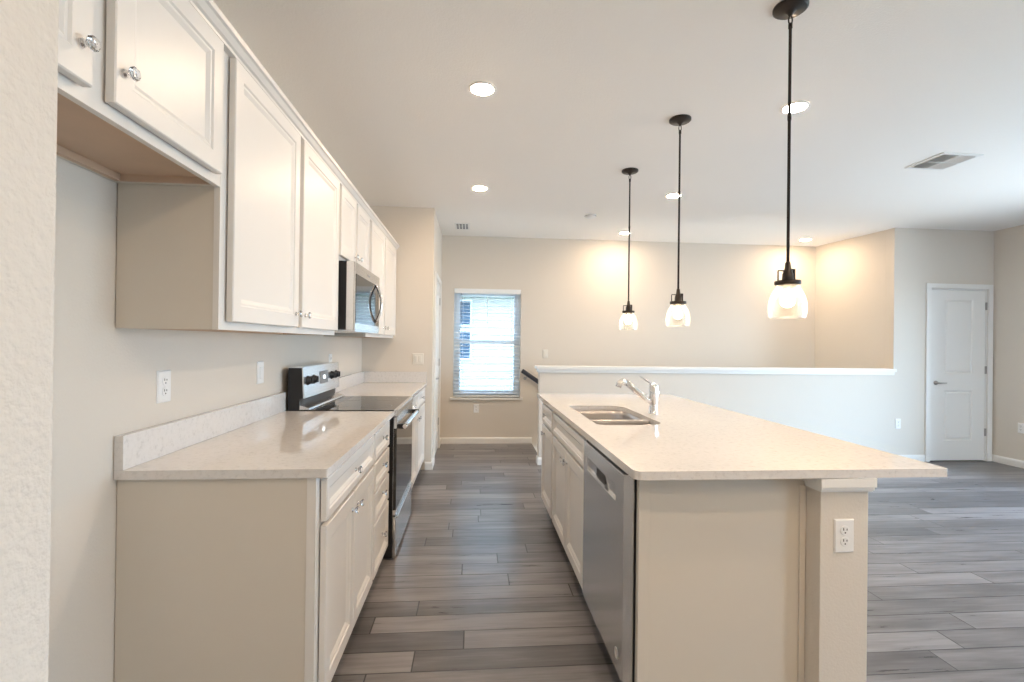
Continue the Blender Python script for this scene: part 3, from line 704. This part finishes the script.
bowl(2.748, SY1-.0, SX0, SX1, [.05, .05, .12, .06], .20)
bowl(SY0, 2.712, SX0, SX1, [.06, .10, .06, .06], .18)
bm = NB(); box(bm, SX0+.004, SX1-.004, 2.709, 2.751, C-.050, C-.012, .012); obj('divider', bm, m_ss, sk)
# faucet
fc = thing('faucet', 'chrome single lever pull-out kitchen faucet behind the sink', 'faucet', (1.11, 2.878, C))
FY = 2.878
bm = NB(); lathe(bm, (1.110, FY, C+.0005), [(.030, 0), (.030, .004), (.025, .010), (.0235, .06), (.026, .075), (.028, .12), (.029, .172), (.025, .184), (.012, .187)], seg=24); obj('body', bm, m_chrome, fc)
bm = NB(); tube(bm, [(1.10, FY, .985), (1.06, FY, 1.010), (.990, FY, 1.066), (.935, FY, 1.110)], [.019, .020, .019, .0185], 16); sp = obj('spout', bm, m_chrome, fc)
bm = NB(); tube(bm, [(.945, FY, 1.103), (.915, FY, 1.112), (.895, FY, 1.098), (.888, FY, 1.078)], [.0165, .021, .021, .019], 16); obj('spray_head', bm, m_steel, sp)
bm = NB(); tube(bm, [(1.105, FY, 1.096), (1.085, FY, 1.106), (1.022, FY, 1.146)], [.012, .007, .0045], 10); obj('lever', bm, m_chrome, fc)
bm = NB(); lathe(bm, (1.130, FY, 1.025), [(.001, -.030), (.014, -.030), (.015, .032), (.013, .035), (.001, .035)], (0, 0, 1), 16); obj('hose_cover', bm, m_chrome, fc)

# ------------------------------------------------------------ pendants
def build_pendant(loc):
    x, y, _ = loc; z = CZ; sz = 1.458
    p = thing('pendant_light', '', 'pendant light', (x, y, z), 0, 'pendant lights over the island')
    bm = NB(); lathe(bm, (x, y, z-.0005), [(.066, 0), (.066, -.010), (.058, -.016), (.022, -.019), (.010, -.030), (.006, -.040)], seg=32); obj('canopy', bm, m_bronze, p)
    bm = NB(); pts = [(x+.008*math.cos(a), y, z-.056+.019*math.sin(a)) for a in [2*PI*i/14 for i in range(14)]]; tube(bm, pts, .0028, 8, closed=True)
    obj('chain_link', bm, m_bronze, p)
    bm = NB(); tube(bm, [(x, y, z-.070), (x, y, z-.090), (x, y, z-.092), (x, y, sz+.232)], [.008, .008, .006, .006], 12); tube(bm, [(x, y, z-.45), (x, y, z-.47)], .0075, 12); obj('rod', bm, m_bronze, p)
    bm = NB(); lathe(bm, (x, y, 0), [(.007, sz+.232), (.010, sz+.226), (.013, sz+.200), (.017, sz+.196), (.017, sz+.188), (.020, sz+.182), (.022, sz+.155), (.049, sz+.152), (.050, sz+.139), (.045, sz+.135), (.016, sz+.120)], seg=24)
    s = obj('socket', bm, m_bronze, p)
    bm = NB(); tube(bm, [(x-.012, y, sz+.194), (x-.040, y, sz+.194), (x-.042, y, sz+.190), (x-.042, y, sz+.152)], .003, 8); box(bm, x+.020, x+.030, y-.006, y+.006, sz+.153, sz+.202, .002); box(bm, x+.010, x+.026, y-.004, y+.004, sz+.196, sz+.202); obj('bracket', bm, m_bronze, s)
    bm = NB(); prof = [(.042, .1365), (.043, .128), (.052, .112), (.063, .090), (.070, .066), (.0725, .042), (.071, .020), (.067, .001)]
    lathe(bm, (x, y, sz), prof, seg=36, capa=False, capb=False); 
    lathe(bm, (x, y, sz), [(r-.003, h) for r, h in prof], seg=36, capa=False, capb=False); lathe(bm, (x, y, sz), [(.0675, .001), (.0655, -.001), (.0635, .001)], seg=36, capa=False, capb=False)
    obj('glass_shade', bm, m_seed, p)
    bm = NB(); lathe(bm, (x, y, sz), [(.012, .118), (.014, .104), (.024, .088), (.028, .070), (.025, .055), (.014, .045), (.003, .042)], seg=20); obj('bulb', bm, m_bulb, p)
    return p
PX = ((1.292, 1.888, 'nearest pendant light with clear glass shade, largest of the three over the island'), (1.268, 2.898, 'middle pendant light with clear glass shade over the island'), (1.248, 3.797, 'farthest pendant light with clear glass shade, over the far end of the island'))
p0 = build_pendant((PX[0][0], PX[0][1], CZ)); p0['label'] = PX[0][2]
for x, y, lb in PX[1:]:
    q = copy_tree(p0); q.location = (x, y, CZ); q['label'] = lb

# ------------------------------------------------------------ ceiling fittings
def build_can(x, y):
    p = thing('recessed_light', '', 'ceiling light', (x, y, CZ), 0, 'recessed ceiling lights')
    bm = NB(); lathe(bm, (x, y, CZ-.0005), [(.076, 0), (.076, -.004), (.070, -.007), (.061, -.006), (.059, 0)], seg=36, capa=False, capb=False); obj('trim_ring', bm, m_trim, p)
    bm = NB(); lathe(bm, (x, y, CZ-.0005), [(.059, 0), (.059, -.005), (.048, -.010), (.03, -.012), (.01, -.0125)], seg=32); obj('lens', bm, m_can, p); return p
CANS = ((.035, 2.665, 'lit recessed light over the aisle nearest the wall cabinets'), (.045, 4.385, 'lit recessed light over the aisle toward the stair window'),
        (1.868, 2.68, 'lit recessed light seen beside the nearest pendant rod'), (1.868, 4.388, 'lit recessed light seen beside the middle pendant rod'),
        (1.892, 5.924, 'lit recessed light over the stairs beside the farthest pendant rod'), (4.339, 5.99, 'lit recessed light in the right end of the stairwell ceiling'))
k0 = build_can(*CANS[0][:2]); k0['label'] = CANS[0][2]
for x, y, lb in CANS[1:]:
    q = copy_tree(k0); q.location = (x, y, CZ); q['label'] = lb
# unseen cans added to brighten the near room; one continues the visible grid
for x, y in ((.85, .25), (1.868, .95), (4.3, .6), (.7, -.9), (2.3, -.9), (.7, -1.9)):
    q = copy_tree(k0); q.location = (x, y, CZ); q['label'] = 'unseen recessed light added to brighten the near part of the room'
# square supply vent
vt = thing('ceiling_vent', 'white square supply air vent in the ceiling on the right', 'vent', (3.50, 3.34, CZ), group='ceiling vents')
vx0, vx1, vy0, vy1 = 3.342, 3.655, 3.180, 3.495
bm = NB(); 
for a in ((vx0, vx0+.03, vy0, vy1), (vx1-.03, vx1, vy0, vy1), (vx0+.03, vx1-.03, vy0, vy0+.03), (vx0+.03, vx1-.03, vy1-.03, vy1)): box(bm, *a, CZ-.008, CZ-.0005, .002)
obj('vent_frame', bm, m_trim, vt)
bm = NB(); box(bm, vx0+.03, vx1-.03, vy0+.03, vy1-.03, CZ-.0015, CZ-.0006); obj('vent_throat', bm, m_ventdk, vt)
bm = NB(); cxv, cyv = (vx0+vx1)/2, (vy0+vy1)/2
box(bm, cxv-.004, cxv+.004, vy0+.03, vy1-.03, CZ-.012, CZ-.002); box(bm, vx0+.03, vx1-.03, cyv-.004, cyv+.004, CZ-.012, CZ-.002)
def louvre(bm, x0, x1, y0, y1, along, tilt):
    n = 7
    for i in range(n):
        t = (i+.5)/n
        if along == 'X': yy = y0+(y1-y0)*t; q = [(x0, yy-.006, CZ-.002), (x1, yy-.006, CZ-.002), (x1, yy-.006+tilt, CZ-.012), (x0, yy-.006+tilt, CZ-.012)]
        else: xx = x0+(x1-x0)*t; q = [(xx-.006, y0, CZ-.002), (xx-.006, y1, CZ-.002), (xx-.006+tilt, y1, CZ-.012), (xx-.006+tilt, y0, CZ-.012)]
        v = [bm.verts.new(c_) for c_ in q]; w = [bm.verts.new(Vector(c_)+Vector((0, 0, -.0012))) for c_ in q]
        bm.faces.new(v); bm.faces.new(w)
        for j in range(4): bm.faces.new((v[j], v[(j+1) % 4], w[(j+1) % 4], w[j]))
louvre(bm, vx0+.03, cxv-.004, vy0+.03, cyv-.004, 'Y', -.010); louvre(bm, vx0+.03, cxv-.004, cyv+.004, vy1-.03, 'Y', -.010)
louvre(bm, cxv+.004, vx1-.03, vy0+.03, cyv-.004, 'Y', .017); louvre(bm, cxv+.004, vx1-.03, cyv+.004, vy1-.03, 'Y', .017)
obj('louvres', bm, m_trim, vt)
vt = thing('ceiling_vent', 'small dark slotted vent in the ceiling above the window', 'vent', (-.14, 5.86, CZ), group='ceiling vents')
bm = NB(); box(bm, -.235, -.05, 5.71, 6.01, CZ-.006, CZ-.0005, .002); obj('vent_frame', bm, m_trim, vt)
bm = NB()
for i in range(4):
    for j in range(4): box(bm, -.212+i*.037, -.187+i*.037, 5.735+j*.064, 5.782+j*.064, CZ-.0066, CZ-.0061)
obj('slots', bm, m_ventdk, vt)
sd = thing('smoke_detector', 'round white smoke detector on the ceiling before the half wall', 'smoke detector', (1.262, 5.165, CZ))
bm = NB(); lathe(bm, (1.262, 5.165, CZ-.0005), [(.062, 0), (.062, -.010), (.055, -.026), (.040, -.032), (.010, -.033)], seg=32); obj('housing', bm, m_plate, sd)
bm = NB(); lathe(bm, (1.262, 5.165, CZ-.0005), [(.0635, -.012), (.0635, -.015), (.0615, -.016), (.0615, -.011)], seg=32, capa=False, capb=False); obj('vent_ring', bm, m_grey, sd)

# handrail on the back wall going down the stairs
hr = thing('handrail', 'dark stained wooden handrail descending along the back wall', 'handrail', (.63, YB-.08, 1.0))
bm = NB(); d = Vector((1, 0, -.67)).normalized(); a = Vector((.650, YB-.075, .975)); b = a + d*2.9
n = Vector((0, 0, 1)) - d*d.z; n.normalize(); s = Vector((0, 1, 0))
pr = [(-.018, -.028), (.018, -.028), (.026, -.010), (.026, .012), (.016, .028), (-.016, .028), (-.026, .012), (-.026, -.010)]
ra = [bm.verts.new(a+s*p+n*q) for p, q in pr]; rb = [bm.verts.new(b+s*p+n*q) for p, q in pr]
for i in range(8): bm.faces.new((ra[i], ra[(i+1) % 8], rb[(i+1) % 8], rb[i]))
bm.faces.new(ra); bm.faces.new(rb); obj('rail', bm, m_navy, hr)
for t in (.10, 1.4, 2.7):
    bm = NB(); p = a+d*t; tube(bm, [p-n*.028, p-n*.055, p-n*.062+s*.04, p-n*.062+s*.0745], .006, 8); lathe(bm, p-n*.062+s*.068, [(.020, 0), (.020, .0065)], (0, 1, 0), 14); obj('bracket', bm, m_nickel, hr)
